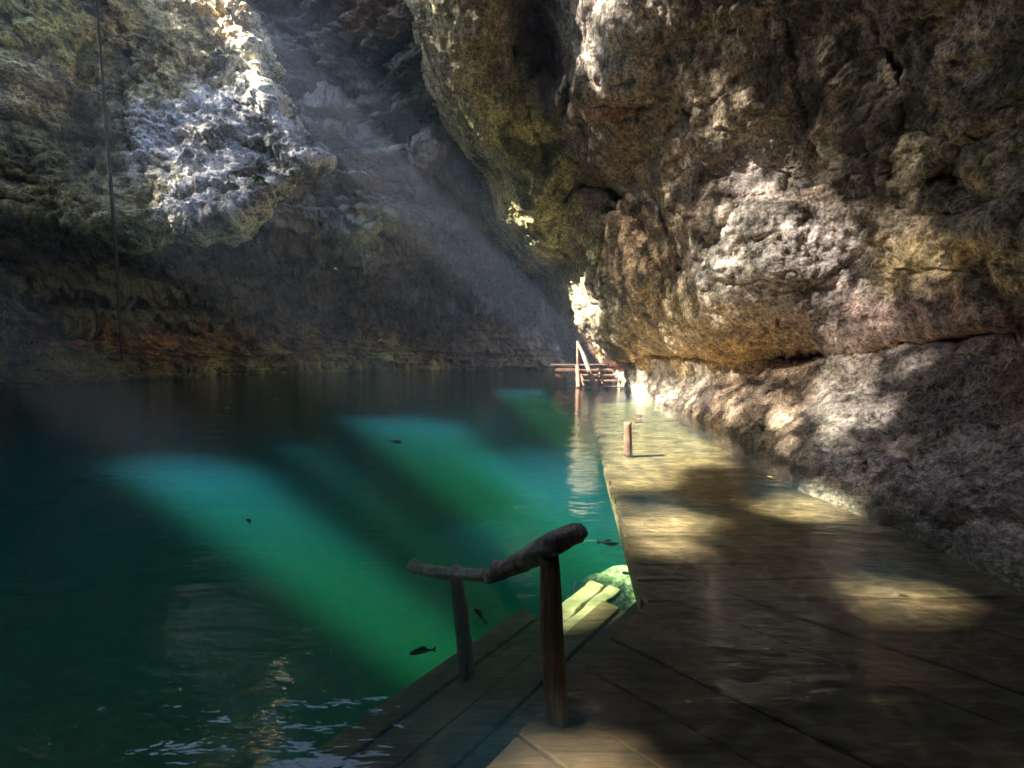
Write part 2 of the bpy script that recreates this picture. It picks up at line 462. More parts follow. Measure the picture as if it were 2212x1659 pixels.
def rock_sheet(name, sheet, x0, x1, y0, y1, step_x, step_y, poly, zones, grooves, seed, edge=(40, 1.2, 0.09, 70), amp=1.0, strata=0.0, streak=0.0, lift=None, blocks=0.15, caustic_zones=(), tone=1.7, stone=None):
    xs, ys = step_x, step_y
    X, Y = np.meshgrid(xs, ys)
    D = sheet(X, Y)
    P0 = at_depth(X, Y, D)
    keep = np.ones(X.shape, bool)
    if poly is not None:
        jit = 9 * fbm(P0 * 1.1, 4, seed + 60)
        sd = sdist(X, Y, poly) + jit
        w, dep, out, cut = edge
        t = np.clip(1 - sd / w, 0, 1)
        D = D + dep * (1 - np.sqrt(np.maximum(1e-4, 1 - t * t * 0.999)))
        D = D + np.maximum(0, -sd) * out
        keep = sd > -cut
    if lift is not None:
        keep &= lift(X, Y)
    for line, wd, dep in grooves:
        d = seg_dist(X + 7 * fbm(P0 * 1.6, 3, seed + 80), Y + 7 * fbm(P0 * 1.6 + 9, 3, seed + 81), line)
        D = D + dep * np.exp(-(d / wd) ** 2)
    P = at_depth(X, Y, D)
    n = normals(P)
    S = P * np.array([1, 1, 1.0])
    far = np.clip(D / 14.0, 0.55, 2.0)
    q = S / far[..., None] if False else S
    disp = 0.30 * fbm(q * 0.55, 4, seed) + 0.10 * ridged(q * 1.1, 3, seed + 5)
    disp += 0.10 * fbm(q * 2.6, 4, seed + 9) + 0.05 * ridged(q * 4.7, 3, seed + 13)
    pit = worley(q * 2.3 + 0.35 * fbm(q * 3, 2, seed + 2)[..., None], seed + 21)
    disp -= 0.13 * smooth(0.34, 0.06, pit) * smooth(-0.05, 0.25, fbm(q * 0.7, 2, seed + 31))
    disp += 0.035 * fbm(q * 11, 3, seed + 17, gain=0.65)
    warp = np.stack([fbm(q * 1.7, 3, seed + 70), fbm(q * 1.7, 3, seed + 71), 0.6 * fbm(q * 1.7, 3, seed + 72)], -1)
    for sc_, am_ in ((0.6, 1.15), (1.5, 0.45), (4.2, 0.13)):
        f1, f2, rid = cells((q + warp * 0.45 / sc_) * np.array([0.75, 0.75, 1.5]) * sc_, seed + int(sc_ * 10))
        disp += blocks * am_ * ((rid - 0.5) * 1.5 - 0.5 * smooth(0.10, 0.0, f2 - f1))
    if strata:
        zz = P[..., 2] + 0.35 * fbm(P * 0.25, 3, seed + 41)
        disp += strata * (0.30 * perlin(np.stack([P[..., 0] * 0.05, P[..., 1] * 0.05, zz * 1.3], -1), seed + 43)
                          + 0.16 * perlin(np.stack([P[..., 0] * 0.12, P[..., 1] * 0.12, zz * 4.2], -1), seed + 44))
    if streak:
        disp += streak * 0.16 * ridged(np.stack([P[..., 0] * 1.1, P[..., 1] * 1.1, P[..., 2] * 0.28], -1) + 0.35 * fbm(P * 0.8, 3, seed + 54)[..., None], 2, seed + 55)
        disp += streak * 0.06 * ridged(np.stack([P[..., 0] * 4.5, P[..., 1] * 4.5, P[..., 2] * 1.1], -1) + 0.4 * fbm(P * 1.5, 2, seed + 52)[..., None], 3, seed + 51)
    sgn = np.sign(np.sum(n * (np.array([0, 0, CAM_Z]) - P), -1))
    P = P + (n * sgn[..., None]) * (disp * amp)[..., None]
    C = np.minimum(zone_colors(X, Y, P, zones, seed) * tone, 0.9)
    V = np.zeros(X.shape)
    for vx, vy, rx, ry, am_ in caustic_zones:  # where the painted light net shows on the rock
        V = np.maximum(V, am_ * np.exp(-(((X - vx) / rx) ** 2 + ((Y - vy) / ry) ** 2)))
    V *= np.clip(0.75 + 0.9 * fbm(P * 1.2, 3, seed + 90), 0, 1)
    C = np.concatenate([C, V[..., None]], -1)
    faces = grid_faces(*X.shape, keep)
    v, f, c = compact(P.reshape(-1, 3), faces, C.reshape(-1, 4))
    o = link(name, np_mesh(name, v, f, c), stone or M_rock)
    return tag(o, kind="structure")

def steps(parts):
    out = []
    for a, b, s in parts:
        out.append(np.arange(a, b, s))
    return np.concatenate(out + [[parts[-1][1]]])

OLIVE = (0.34, 0.30, 0.10); GREY = (0.50, 0.485, 0.48); DGREY = (0.20, 0.185, 0.165); ORANGE = (0.42, 0.22, 0.085); YEL = (0.62, 0.46, 0.19)
BROWN = (0.25, 0.20, 0.14); PALE = (0.39, 0.35, 0.30); LIT_MOSS = (0.48, 0.45, 0.20); DGREEN = (0.045, 0.058, 0.030); PURP = (0.30, 0.265, 0.265); RECESS_SHADE = (0.10, 0.085, 0.07)  # yellow-green lifted for the skylit ridge; darkest tone is painted recess shade

far_zones = [(100, 780, 260, 60, (0.22, 0.19, 0.06)), (250, 735, 260, 40, ORANGE), (650, 745, 200, 40, (0.30, 0.2, 0.09)), (560, 780, 100, 30, YEL), (760, 772, 170, 36, YEL), (1050, 740, 150, 60, (0.22, 0.14, 0.09)),  # yellow patches carry the light on the waterline band in their colour
             (150, 640, 200, 60, (0.20, 0.18, 0.11)), (150, 540, 260, 30, (0.07, 0.065, 0.055)), (420, 650, 200, 70, (0.26, 0.22, 0.14)), (750, 640, 200, 60, (0.28, 0.235, 0.17)), (1000, 620, 160, 60, DGREY),  # darkest band is shade painted into the recess under the hanging rock
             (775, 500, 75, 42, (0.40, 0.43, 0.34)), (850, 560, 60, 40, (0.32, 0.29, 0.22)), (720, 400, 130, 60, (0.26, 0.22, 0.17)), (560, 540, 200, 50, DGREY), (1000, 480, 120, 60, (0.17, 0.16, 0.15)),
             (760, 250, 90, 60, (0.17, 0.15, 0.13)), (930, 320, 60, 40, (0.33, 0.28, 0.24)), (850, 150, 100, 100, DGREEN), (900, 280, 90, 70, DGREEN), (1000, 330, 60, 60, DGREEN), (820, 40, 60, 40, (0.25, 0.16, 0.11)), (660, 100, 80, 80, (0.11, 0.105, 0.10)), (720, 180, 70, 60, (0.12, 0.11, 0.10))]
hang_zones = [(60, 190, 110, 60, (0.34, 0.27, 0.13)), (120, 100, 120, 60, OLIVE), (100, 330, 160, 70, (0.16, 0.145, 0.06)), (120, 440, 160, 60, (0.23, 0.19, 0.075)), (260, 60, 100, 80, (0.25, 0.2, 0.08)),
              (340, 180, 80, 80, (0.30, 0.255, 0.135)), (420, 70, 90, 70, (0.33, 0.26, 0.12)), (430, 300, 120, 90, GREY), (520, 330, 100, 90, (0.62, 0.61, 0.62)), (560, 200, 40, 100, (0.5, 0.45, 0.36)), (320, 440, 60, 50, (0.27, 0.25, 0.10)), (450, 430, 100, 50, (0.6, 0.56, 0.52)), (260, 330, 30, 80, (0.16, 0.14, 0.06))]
right_zones = [(1000, 100, 60, 90, (0.40, 0.35, 0.2)), (1080, 280, 60, 80, LIT_MOSS), (1170, 400, 60, 80, LIT_MOSS), (1190, 520, 60, 40, (0.40, 0.37, 0.17)), (1150, 60, 50, 90, RECESS_SHADE), (1200, 180, 50, 60, RECESS_SHADE), (1330, 70, 90, 90, (0.44, 0.38, 0.32)), (1330, 240, 70, 20, (0.26, 0.14, 0.08)),
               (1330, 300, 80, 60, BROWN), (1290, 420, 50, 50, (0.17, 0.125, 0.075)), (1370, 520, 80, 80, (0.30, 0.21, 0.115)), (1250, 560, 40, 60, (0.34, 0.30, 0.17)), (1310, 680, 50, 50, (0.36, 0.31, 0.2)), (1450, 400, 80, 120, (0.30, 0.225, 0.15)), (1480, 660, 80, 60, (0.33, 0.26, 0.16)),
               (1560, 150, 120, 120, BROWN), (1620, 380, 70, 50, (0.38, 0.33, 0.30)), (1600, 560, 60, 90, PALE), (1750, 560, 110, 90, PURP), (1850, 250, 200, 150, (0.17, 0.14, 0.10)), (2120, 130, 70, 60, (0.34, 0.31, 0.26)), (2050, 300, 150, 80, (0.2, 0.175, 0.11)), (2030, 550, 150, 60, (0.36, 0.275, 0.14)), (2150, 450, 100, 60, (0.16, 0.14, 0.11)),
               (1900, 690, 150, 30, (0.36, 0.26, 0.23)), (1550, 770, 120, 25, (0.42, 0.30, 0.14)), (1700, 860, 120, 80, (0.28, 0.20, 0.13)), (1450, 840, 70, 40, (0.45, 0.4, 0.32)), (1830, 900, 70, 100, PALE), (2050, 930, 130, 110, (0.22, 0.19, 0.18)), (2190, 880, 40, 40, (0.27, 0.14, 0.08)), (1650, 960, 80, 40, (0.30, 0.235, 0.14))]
far_grooves = [([(-200, 700), (0, 706), (250, 712), (500, 711), (560, 706)], 6, 0.9), ([(560, 706), (700, 696), (890, 684)], 3, 0.5), ([(795, 690), (815, 740), (830, 775)], 5, 0.8), ([(40, 730), (30, 790), (45, 850)], 5, 0.5),
               ([(380, 800), (470, 802)], 5, 0.7), ([(600, 797), (900, 790)], 4, 0.6), ([(-200, 640), (120, 640), (240, 632)], 9, 0.7), ([(230, 640), (420, 648), (470, 660)], 6, 0.6), ([(60, 655), (100, 680), (240, 690)], 7, 0.6),
               ([(690, 490), (760, 560), (840, 570), (900, 600)], 8, 0.8), ([(800, 470), (840, 500)], 8, 0.9), ([(600, 560), (700, 575), (860, 620)], 6, 0.5), ([(640, 205), (760, 215), (800, 205)], 12, 0.8), ([(640, 290), (740, 290), (790, 270)], 10, 0.6),
               ([(860, 290), (850, 400), (845, 450)], 8, 0.5), ([(900, 400), (1000, 500), (1100, 570)], 12, 0.7), ([(960, 500), (1050, 590)], 8, 0.6), ([(760, 100), (900, 330)], 14, 0.6)]
hang_grooves = [([(220, 10), (260, 60), (295, 175)], 8, 0.45), ([(268, 180), (272, 280), (285, 330)], 9, 0.6), ([(280, 335), (310, 350), (320, 400)], 10, 0.7), ([(310, 345), (380, 380)], 6, 0.4), ([(380, 415), (440, 400), (560, 375)], 4, 0.3), ([(370, 445), (470, 415)], 4, 0.25),
                ([(-100, 245), (60, 262), (100, 280)], 7, 0.5), ([(110, 290), (190, 305)], 6, 0.4), ([(180, 170), (240, 210)], 8, 0.5), ([(-100, 380), (60, 390)], 7, 0.5), ([(195, 365), (240, 385), (265, 380)], 12, 0.7), ([(345, 420), (365, 480)], 6, 0.5), ([(300, 430), (308, 500)], 5, 0.4), ([(-50, 90), (160, 120)], 6, 0.2)]
right_grooves = [([(1480, 230), (1530, 330), (1560, 430)], 5, 0.3), ([(1700, 40), (1730, 180), (1770, 330)], 6, 0.3), ([(1880, 430), (2000, 470), (2212, 445)], 6, 0.35), ([(1560, 850), (1640, 920), (1700, 990)], 5, 0.25), ([(1420, 300), (1400, 380), (1470, 560)], 5, 0.3), ([(1300, 500), (1290, 600), (1330, 720)], 5, 0.35), ([(2000, 790), (2100, 900), (2212, 1000)], 6, 0.25), ([(1900, 60), (1960, 220), (1940, 380)], 6, 0.25),
                 ([(1370, 455), (1400, 510), (1430, 590), (1450, 645)], 4, 0.7), ([(1225, 430), (1245, 400), (1320, 405), (1345, 430)], 12, 0.9), ([(1290, 455), (1340, 455)], 7, 0.6),
                 ([(2300, 690), (2100, 722), (1960, 742), (1850, 768), (1700, 775)], 15, 1.7), ([(1700, 775), (1500, 772), (1400, 765), (1330, 788)], 6, 0.6), ([(1575, 432), (1640, 428), (1720, 420), (1760, 400)], 7, 0.5), ([(1600, 590), (1680, 540)], 5, 0.25), ([(1540, 540), (1590, 450)], 9, 0.3),
                 ([(1240, 220), (1330, 225), (1400, 228)], 8, 0.5), ([(1250, 262), (1380, 250)], 6, 0.4), ([(1285, 175), (1300, 180)], 10, 0.5), ([(1340, 178), (1365, 172)], 9, 0.5), ([(1230, 190), (1225, 240)], 10, 0.7), ([(1160, -40), (1180, 60), (1210, 150)], 26, 1.0), ([(1105, 100), (1120, 190), (1150, 270), (1190, 360)], 7, 0.5),
                 ([(1140, 490), (1165, 510)], 8, 0.5), ([(1890, 330), (1960, 280), (2212, 330)], 10, 0.1), ([(2020, 390), (2120, 300), (2300, 250)], 12, 0.3), ([(2070, 400), (2150, 430)], 26, 0.4), ([(1470, 580), (1490, 590)], 9, 0.4), ([(1750, 800), (1800, 900), (1880, 1010)], 6, 0.2), ([(1950, 820), (2000, 930), (2120, 1060)], 8, 0.25),
                 ([(1770, 480), (1810, 600), (1850, 690)], 8, 0.3), ([(1690, 560), (1680, 700)], 7, 0.2)]

RES = 2.6
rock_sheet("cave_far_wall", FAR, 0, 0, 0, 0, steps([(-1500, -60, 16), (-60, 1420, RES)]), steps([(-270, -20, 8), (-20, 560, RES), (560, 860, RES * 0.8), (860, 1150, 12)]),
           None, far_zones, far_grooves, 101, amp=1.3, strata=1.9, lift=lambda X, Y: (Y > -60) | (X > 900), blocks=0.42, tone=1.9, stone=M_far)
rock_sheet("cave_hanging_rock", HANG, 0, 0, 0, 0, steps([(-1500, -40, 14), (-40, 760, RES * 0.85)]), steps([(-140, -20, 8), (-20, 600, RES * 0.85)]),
           HANG_POLY, hang_zones, hang_grooves, 202, edge=(22, 0.6, 0.04, 20), amp=1.0, strata=0.35, streak=0.6, blocks=0.16, tone=2.1, caustic_zones=[(480, 300, 110, 130, 0.6)])
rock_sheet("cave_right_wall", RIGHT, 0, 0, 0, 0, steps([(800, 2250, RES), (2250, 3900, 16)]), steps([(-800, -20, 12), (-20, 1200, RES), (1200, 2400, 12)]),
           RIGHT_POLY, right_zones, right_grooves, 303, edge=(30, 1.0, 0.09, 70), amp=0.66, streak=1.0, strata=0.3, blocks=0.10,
           caustic_zones=[(1620, 590, 90, 160, 0.95), (1760, 560, 110, 110, 0.55), (1830, 900, 110, 130, 0.95), (1500, 840, 120, 70, 0.8), (1450, 730, 130, 50, 0.7), (1300, 680, 60, 90, 0.8), (1650, 390, 110, 50, 0.7), (1700, 900, 150, 90, 0.5), (2050, 880, 200, 150, 0.55), (2000, 560, 160, 90, 0.5), (1340, 100, 100, 100, 0.5), (1400, 420, 60, 120, 0.4), (1850, 700, 200, 40, 0.6)])

# ------------------------------------------------------------------ unseen roof and added rim, with holes shaped to place the sun
def uv_poly(pts):
    u, v = sun_uv(np.array(pts))
    return list(zip(u, v))

def lvl(pts, z=0.0):
    return uv_poly([at_level(a, b, z) for a, b in pts])

def onwall(pts, sheet, off=0.0):
    return uv_poly([at_depth(a, b, float(sheet(a, b)) + off) for a, b in pts])

# (outline in sun coordinates, fringe width, how much of it a noise mask closes: 0 open .. 1 closed, noise scale)
GAPS = [
    (lvl([(150, 992), (330, 964), (500, 974), (600, 1008), (570, 1045), (380, 1045), (220, 1026)]), 0.18, 0.15, 0.9, 0.28),
    (lvl([(560, 955), (690, 952), (720, 966), (600, 970)]), 0.15, 0.5, 0.9, 0.2),
    (lvl([(690, 895), (900, 890), (1020, 908), (1000, 930), (820, 925)]), 0.18, 0.2, 0.8, 0.3),
    (lvl([(985, 975), (1120, 955), (1280, 958), (1280, 1060), (1200, 1090), (1060, 1030)]), 0.15, 0.1, 0.9, 0.3),
    (lvl([(1060, 840), (1160, 836), (1180, 845), (1080, 849)]), 0.2, 0.6, 0.8),
    # the boardwalk
    (lvl([(1285, 858), (1400, 862), (1440, 890), (1500, 930), (1580, 965), (1570, 1000), (1500, 1010), (1420, 1070), (1300, 1070), (1290, 960)], -0.24), 0.25, 0.48, -2.6, 0.4),
    (lvl([(1330, 1110), (1480, 1085), (1560, 1120), (1520, 1190), (1450, 1250), (1390, 1255)], -0.24), 0.2, 0.5, -3.2, 0.35),
    (lvl([(1630, 1085), (1760, 1050), (1835, 1075), (1850, 1112), (1780, 1125), (1700, 1115)], -0.24), 0.14, 0.55, -3.5, 0.3),
    (lvl([(1800, 1270), (1950, 1245), (2050, 1300), (2040, 1345), (1900, 1335)], -0.30), 0.10, 0.60, -4.0, 0.25),
    (lvl([(1060, 1659), (1180, 1545), (1230, 1570), (1300, 1640), (1330, 1720), (1080, 1740)], LZ), 0.05, 0.82, 5.0),
    (lvl([(1190, 1330), (1290, 1245), (1370, 1260), (1340, 1300), (1240, 1350)], -0.8), 0.06, 0.55, 4.0),
    # the shaft that falls on the platform
    ([(14.8, 5.5), (19.6, 5.5), (19.6, 6.5), (14.8, 6.5)], 0.0, 0.0, 1.6),
    ([(15.8, 2.4), (18.9, 2.4), (18.9, 4.9), (15.8, 4.9)], 0.15, 0.05, 1.2),
    # the right wall: holes added for direct sun, standing in for water-reflected light
    (onwall([(1575, 480), (1650, 455), (1650, 560), (1660, 720), (1560, 740), (1545, 600)], RIGHT), 0.12, 1.06, 5),
    (onwall([(1740, 780), (1820, 790), (1890, 1000), (1830, 1010), (1770, 900)], RIGHT), 0.12, 1.12, 5.5),
    (onwall([(1440, 830), (1480, 850), (1545, 915), (1500, 905), (1450, 870)], RIGHT), 0.10, 1.02, 5.5),
    (onwall([(1490, 745), (1580, 720), (1560, 800), (1440, 790)], RIGHT), 0.1, 1.0, 4.5),
    (onwall([(1360, 800), (1400, 800), (1400, 860), (1362, 850)], RIGHT), 0.1, 1.0, 4.0),
    (onwall([(1275, 650), (1300, 660), (1330, 720), (1290, 740)], RIGHT), 0.15, 0.85, 4.0),
    (onwall([(1270, 20), (1420, 0), (1410, 170), (1300, 180)], RIGHT), 0.4, 1.0, 6.0),
    (onwall([(1560, 300), (1640, 300), (1760, 400), (1600, 425)], RIGHT), 0.4, 0.98, 6.0),
    (onwall([(1570, 880), (1700, 900), (1720, 980), (1620, 950)], RIGHT), 0.3, 0.98, 6.0),
    # random small holes added to leak weak sun onto rock (negative: share open)
    ([(3.4, 4.4), (14.5, 4.4), (13.5, 12.8), (5.2, 12.8)], 0.3, -0.0055, 1.0),
    (onwall([(1545, 330), (1700, 330), (1790, 420), (1900, 480), (1880, 700), (1500, 760), (1500, 600), (1540, 450)], RIGHT), 0.5, -0.024, 1.6),
    (onwall([(1250, 0), (1450, 0), (1440, 200), (1290, 210)], RIGHT), 0.5, -0.045, 1.2),
    (onwall([(1450, 730), (1700, 700), (1900, 780), (2000, 1050), (1880, 1060), (1600, 940), (1430, 860)], RIGHT), 0.3, -0.015, 1.6),
    ([(9.0, -3.0), (13.0, -3.0), (14.6, 0.5), (15.4, 4.8), (9.0, 4.8)], 0.4, -0.017, 0.8),
    # the crumbling edge of the hanging rock
    (onwall([(440, -40), (470, 0), (505, 60), (535, 120), (560, 190), (590, 285), (625, 285), (605, 200), (585, 130), (560, 70), (530, 20), (505, -30)], HANG, 0.0), 0.15, 0.35, 2.5),
]

def soft_step(t):
    return 1 - (1 - np.clip(0.04 + 0.96 * t, 0, 1)) ** 0.35

def sun_open(P):
    u, v = sun_uv(P)
    open_ = np.zeros(u.shape, bool)
    fine = np.zeros(u.shape)
    uvw = np.stack([u, v, np.zeros_like(u)], -1)
    dice = np.random.RandomState(77).random_sample(u.shape)
    for poly, fr, cover, sc, *soft in GAPS:
        a = np.array(poly)
        box = (u > a[:, 0].min() - 1) & (u < a[:, 0].max() + 1) & (v > a[:, 1].min() - 1) & (v < a[:, 1].max() + 1)
        if not box.any(): continue
        s = sdist(u[box], v[box], poly) + fr * fbm(uvw[box] * 2.2, 3, 7)
        leaf = fbm(uvw[box] * abs(sc) * np.array([1.0, 1.6, 1] if sc > 0 else [1.5, 0.45, 1]), 4, 11, gain=0.6)  # plain noise mask closing the hole; no foliage is modelled
        if cover < 0:
            p = np.where(s > 0, 1 - (1 + cover * (0.8 + 0.9 * smooth(-0.2, 0.4, leaf))) ** 4, 0)
            fine[box] = np.maximum(fine[box], p)
            continue
        thr = -0.75 + 1.05 * cover
        o = (s > 0) & (leaf > thr) if cover > 0 else (s > 0)
        if soft:                                   # holes dithered towards the edge to soften the sun beam
            o &= dice[box] < soft_step(s / soft[0])
        open_[box] |= o
    return open_, fine

ROOF_Z = 16.5
SKY_X0, SKY_X1, SKY_Y0, SKY_Y1 = -13.5, -1.0, 2.0, 15.5
def roof_part(name, P, cut):
    n = np.zeros(P.shape); 
    return P

def roof_sheet(name, x0, x1, y0, y1, step, z, vertical=None):
    if vertical is None:
        X, Y = np.meshgrid(np.arange(x0, x1 + step, step), np.arange(y0, y1 + step, step))
        P = np.stack([X, Y, np.full(X.shape, z)], -1)
        wob = 0.5 * fbm(P * 0.4, 4, 401)
        P2 = P + wob[..., None] * np.array([0, 0, 1.0])
        sky_hole = sdist(X + 0.5 * fbm(P * 0.7, 3, 402), Y + 0.5 * fbm(P * 0.7 + 5, 3, 403), [(SKY_X0, SKY_Y0), (SKY_X1, SKY_Y0 + 1.5), (SKY_X1 - 1.5, SKY_Y1), (SKY_X0 + 1, SKY_Y1 + 3.5), (SKY_X0, SKY_Y1 + 3.5)]) > 0
        open_, fine = sun_open(P2)
        keep = ~sky_hole & ~open_
    else:
        Y, Z = np.meshgrid(np.arange(y0, y1 + step, step), np.arange(z, vertical + step, step))
        P = np.stack([np.full(Y.shape, x0), Y, Z], -1)
        P2 = P + (0.15 * fbm(P * 0.8, 4, 411))[..., None] * np.array([1.0, 0, 0])
        open_, fine = sun_open(P2)
        keep = ~open_
    C = np.tile(np.array([0.2, 0.17, 0.13]), (P.shape[0] * P.shape[1], 1))
    f = grid_faces(*P.shape[:2], keep)
    f = f[np.random.RandomState(31).random_sample(len(f)) >= fine.ravel()[f[:, 0]]]
    v, f, c = compact(P2.reshape(-1, 3), f, C)
    o = link(name, np_mesh(name, v, f, c), M_rock)
    return tag(o, kind="structure")

roof_sheet("unseen_cave_roof", -45, 9, -10, 22, 0.06, ROOF_Z)  # unseen roof; sun holes traced back from the wanted patches
roof_sheet("rim_sun_block", SKY_X0 - 0.1, 0, -10, 22, 0.06, ROOF_Z - 0.6, vertical=32)  # unseen wall added above the roof to block and shape the sun

# the rest of the chamber behind and beside the viewer
def side_wall(name, a, b, z0, z1, seed, step=0.35):
    a = np.array(a, float); b = np.array(b, float); n = int(np.linalg.norm(b - a) / step) + 1
    T, Z = np.meshgrid(np.linspace(0, 1, n), np.arange(z0, z1 + step, step))
    P = np.stack([a[0] + (b[0] - a[0]) * T, a[1] + (b[1] - a[1]) * T, Z], -1)
    nn = np.array([-(b - a)[1], (b - a)[0], 0]); nn /= np.linalg.norm(nn)
    P = P + nn * (0.9 * fbm(P * 0.35, 5, seed) + 0.25 * ridged(P * 0.9, 3, seed + 3))[..., None]
    me = np_mesh(name, P.reshape(-1, 3), grid_faces(*T.shape, np.ones(T.shape, bool)), np.tile([0.22, 0.18, 0.13], (T.size, 1)))
    return tag(link(name, me, M_rock), kind="structure")
side_wall("cave_back_wall", (-30, -9.5), (9.0, -9.5), -7.2, 17.5, 601)
side_wall("cave_left_wall", (-27, 34), (-27, -10), -7.2, 17.5, 602)
side_wall("cave_side_wall", (5.2, -10), (4.6, 2.2), -7.2, 17.5, 603)
side_wall("outer_leak_block", (9, -10), (9, 30), -7.2, 17.5, 604, 0.6)  # added outside the right wall to stop sky light leaking over it

# ------------------------------------------------------------------ water
def water_material():
    m, N, L, b = mat("pool_water")
    N.remove(b)
    out = N["Material Output"]
    geo = N.new("ShaderNodeNewGeometry")
    def noise(scale, sx, sy, detail, rot=0):
        mp = N.new("ShaderNodeMapping"); mp.inputs["Scale"].default_value = (sx, sy, 1); mp.inputs["Rotation"].default_value = (0, 0, rot)
        L.new(geo.outputs["Position"], mp.inputs[0])
        n = N.new("ShaderNodeTexNoise"); n.inputs["Scale"].default_value = scale; n.inputs["Detail"].default_value = detail; n.inputs["Roughness"].default_value = 0.55
        L.new(mp.outputs[0], n.inputs["Vector"])
        return n.outputs["Fac"]
    bp = N.new("ShaderNodeBump"); bp.inputs["Strength"].default_value = 0.30; bp.inputs["Distance"].default_value = 0.07
    L.new(noise(1.6, 0.7, 1.5, 3, 0.25), bp.inputs["Height"])
    bp2 = N.new("ShaderNodeBump"); bp2.inputs["Strength"].default_value = 0.16; bp2.inputs["Distance"].default_value = 0.03
    L.new(noise(7.0, 0.6, 1.7, 3, 0.15), bp2.inputs["Height"]); L.new(bp.outputs[0], bp2.inputs["Normal"])
    # two-sided Schlick reflectance, so that light also leaves and enters the water symmetrically
    dt = N.new("ShaderNodeVectorMath"); dt.operation = 'DOT_PRODUCT'
    L.new(bp2.outputs[0], dt.inputs[0]); L.new(geo.outputs["Incoming"], dt.inputs[1])
    def mth(op, a, b_=None):
        n = N.new("ShaderNodeMath"); n.operation = op
        for k, q in enumerate((a, b_)):
            if q is None: continue
            if isinstance(q, float): n.inputs[k].default_value = q
            else: L.new(q, n.inputs[k])
        n.use_clamp = op in ('SUBTRACT', 'ADD')
        return n.outputs[0]
    p5 = mth('POWER', mth('SUBTRACT', 1.0, mth('ABSOLUTE', dt.outputs["Value"])), 5.0)
    fres = mth('ADD', mth('MULTIPLY', p5, 0.95), 0.05)
    gl = N.new("ShaderNodeBsdfGlossy"); gl.inputs["Roughness"].default_value = 0.015
    L.new(bp2.outputs[0], gl.inputs["Normal"])
    tr = N.new("ShaderNodeBsdfTransparent")
    # caustic net painted as a pattern in the surface's transmission colour
    wn = N.new("ShaderNodeTexNoise"); wn.inputs["Scale"].default_value = 2.2; wn.inputs["Detail"].default_value = 2
    L.new(geo.outputs["Position"], wn.inputs["Vector"])
    wa = N.new("ShaderNodeVectorMath"); wa.operation = 'MULTIPLY_ADD'; wa.inputs[1].default_value = (0.35, 0.35, 0)
    L.new(wn.outputs["Color"], wa.inputs[0]); L.new(geo.outputs["Position"], wa.inputs[2])
    wm = N.new("ShaderNodeMapping"); wm.inputs["Scale"].default_value = (5.5, 11.0, 1); wm.inputs["Rotation"].default_value = (0, 0, 0.2)
    L.new(wa.outputs[0], wm.inputs[0])
    wv = N.new("ShaderNodeTexVoronoi"); wv.feature = 'DISTANCE_TO_EDGE'; wv.inputs["Scale"].default_value = 1.0
    L.new(wm.outputs[0], wv.inputs["Vector"])
    wr = N.new("ShaderNodeMapRange"); wr.inputs[1].default_value = 0.0; wr.inputs[2].default_value = 0.22; wr.inputs[3].default_value = 1.0; wr.inputs[4].default_value = 0.70
    wr.interpolation_type = 'SMOOTHSTEP'
    L.new(wv.outputs["Distance"], wr.inputs[0])
    # strong over the shallows along the boardwalk, faint over the open pool
    sx = N.new("ShaderNodeSeparateXYZ"); L.new(geo.outputs["Position"], sx.inputs[0])
    k1 = N.new("ShaderNodeMath"); k1.operation = 'MULTIPLY_ADD'; k1.inputs[1].default_value = -0.148
    L.new(sx.outputs["Y"], k1.inputs[0]); L.new(sx.outputs["X"], k1.inputs[2])
    k2 = N.new("ShaderNodeMapRange"); k2.inputs[1].default_value = 0.1; k2.inputs[2].default_value = 0.6; k2.inputs[3].default_value = 0.12; k2.inputs[4].default_value = 1.0
    L.new(k1.outputs[0], k2.inputs[0])
    k3 = N.new("ShaderNodeMix"); k3.data_type = 'FLOAT'; k3.inputs[2].default_value = 0.97
    L.new(k2.outputs[0], k3.inputs[0]); L.new(wr.outputs[0], k3.inputs[3])
    L.new(k3.outputs[0], tr.inputs["Color"])
    mx = N.new("ShaderNodeMixShader")
    L.new(fres, mx.inputs[0]); L.new(tr.outputs[0], mx.inputs[1]); L.new(gl.outputs[0], mx.inputs[2])
    L.new(mx.outputs[0], out.inputs["Surface"])
    sc = N.new("ShaderNodeVolumeScatter"); sc.inputs["Color"].default_value = (0.04, 0.60, 1.0, 1); sc.inputs["Density"].default_value = 0.068
    sc.inputs["Anisotropy"].default_value = 0.0
    ab = N.new("ShaderNodeVolumeAbsorption"); ab.inputs["Color"].default_value = (0.0, 0.74, 0.08, 1); ab.inputs["Density"].default_value = 0.24
    ad = N.new("ShaderNodeAddShader"); L.new(sc.outputs[0], ad.inputs[0]); L.new(ab.outputs[0], ad.inputs[1])
    L.new(ad.outputs[0], out.inputs["Volume"])
    return m

def box_mesh(name, x0, x1, y0, y1, z0, z1):
    bm = bmesh.new()
    bmesh.ops.create_cube(bm, size=1)
    for v in bm.verts:
        v.co = ((x0 + x1) / 2 + v.co.x * (x1 - x0), (y0 + y1) / 2 + v.co.y * (y1 - y0), (z0 + z1) / 2 + v.co.z * (z1 - z0))
    me = bpy.data.meshes.new(name); bm.to_mesh(me); bm.free()
    return me

water = tag(link("water", box_mesh("water", -40, 14, -9.4, 44, -7.0, 0.0), water_material()), kind="structure")
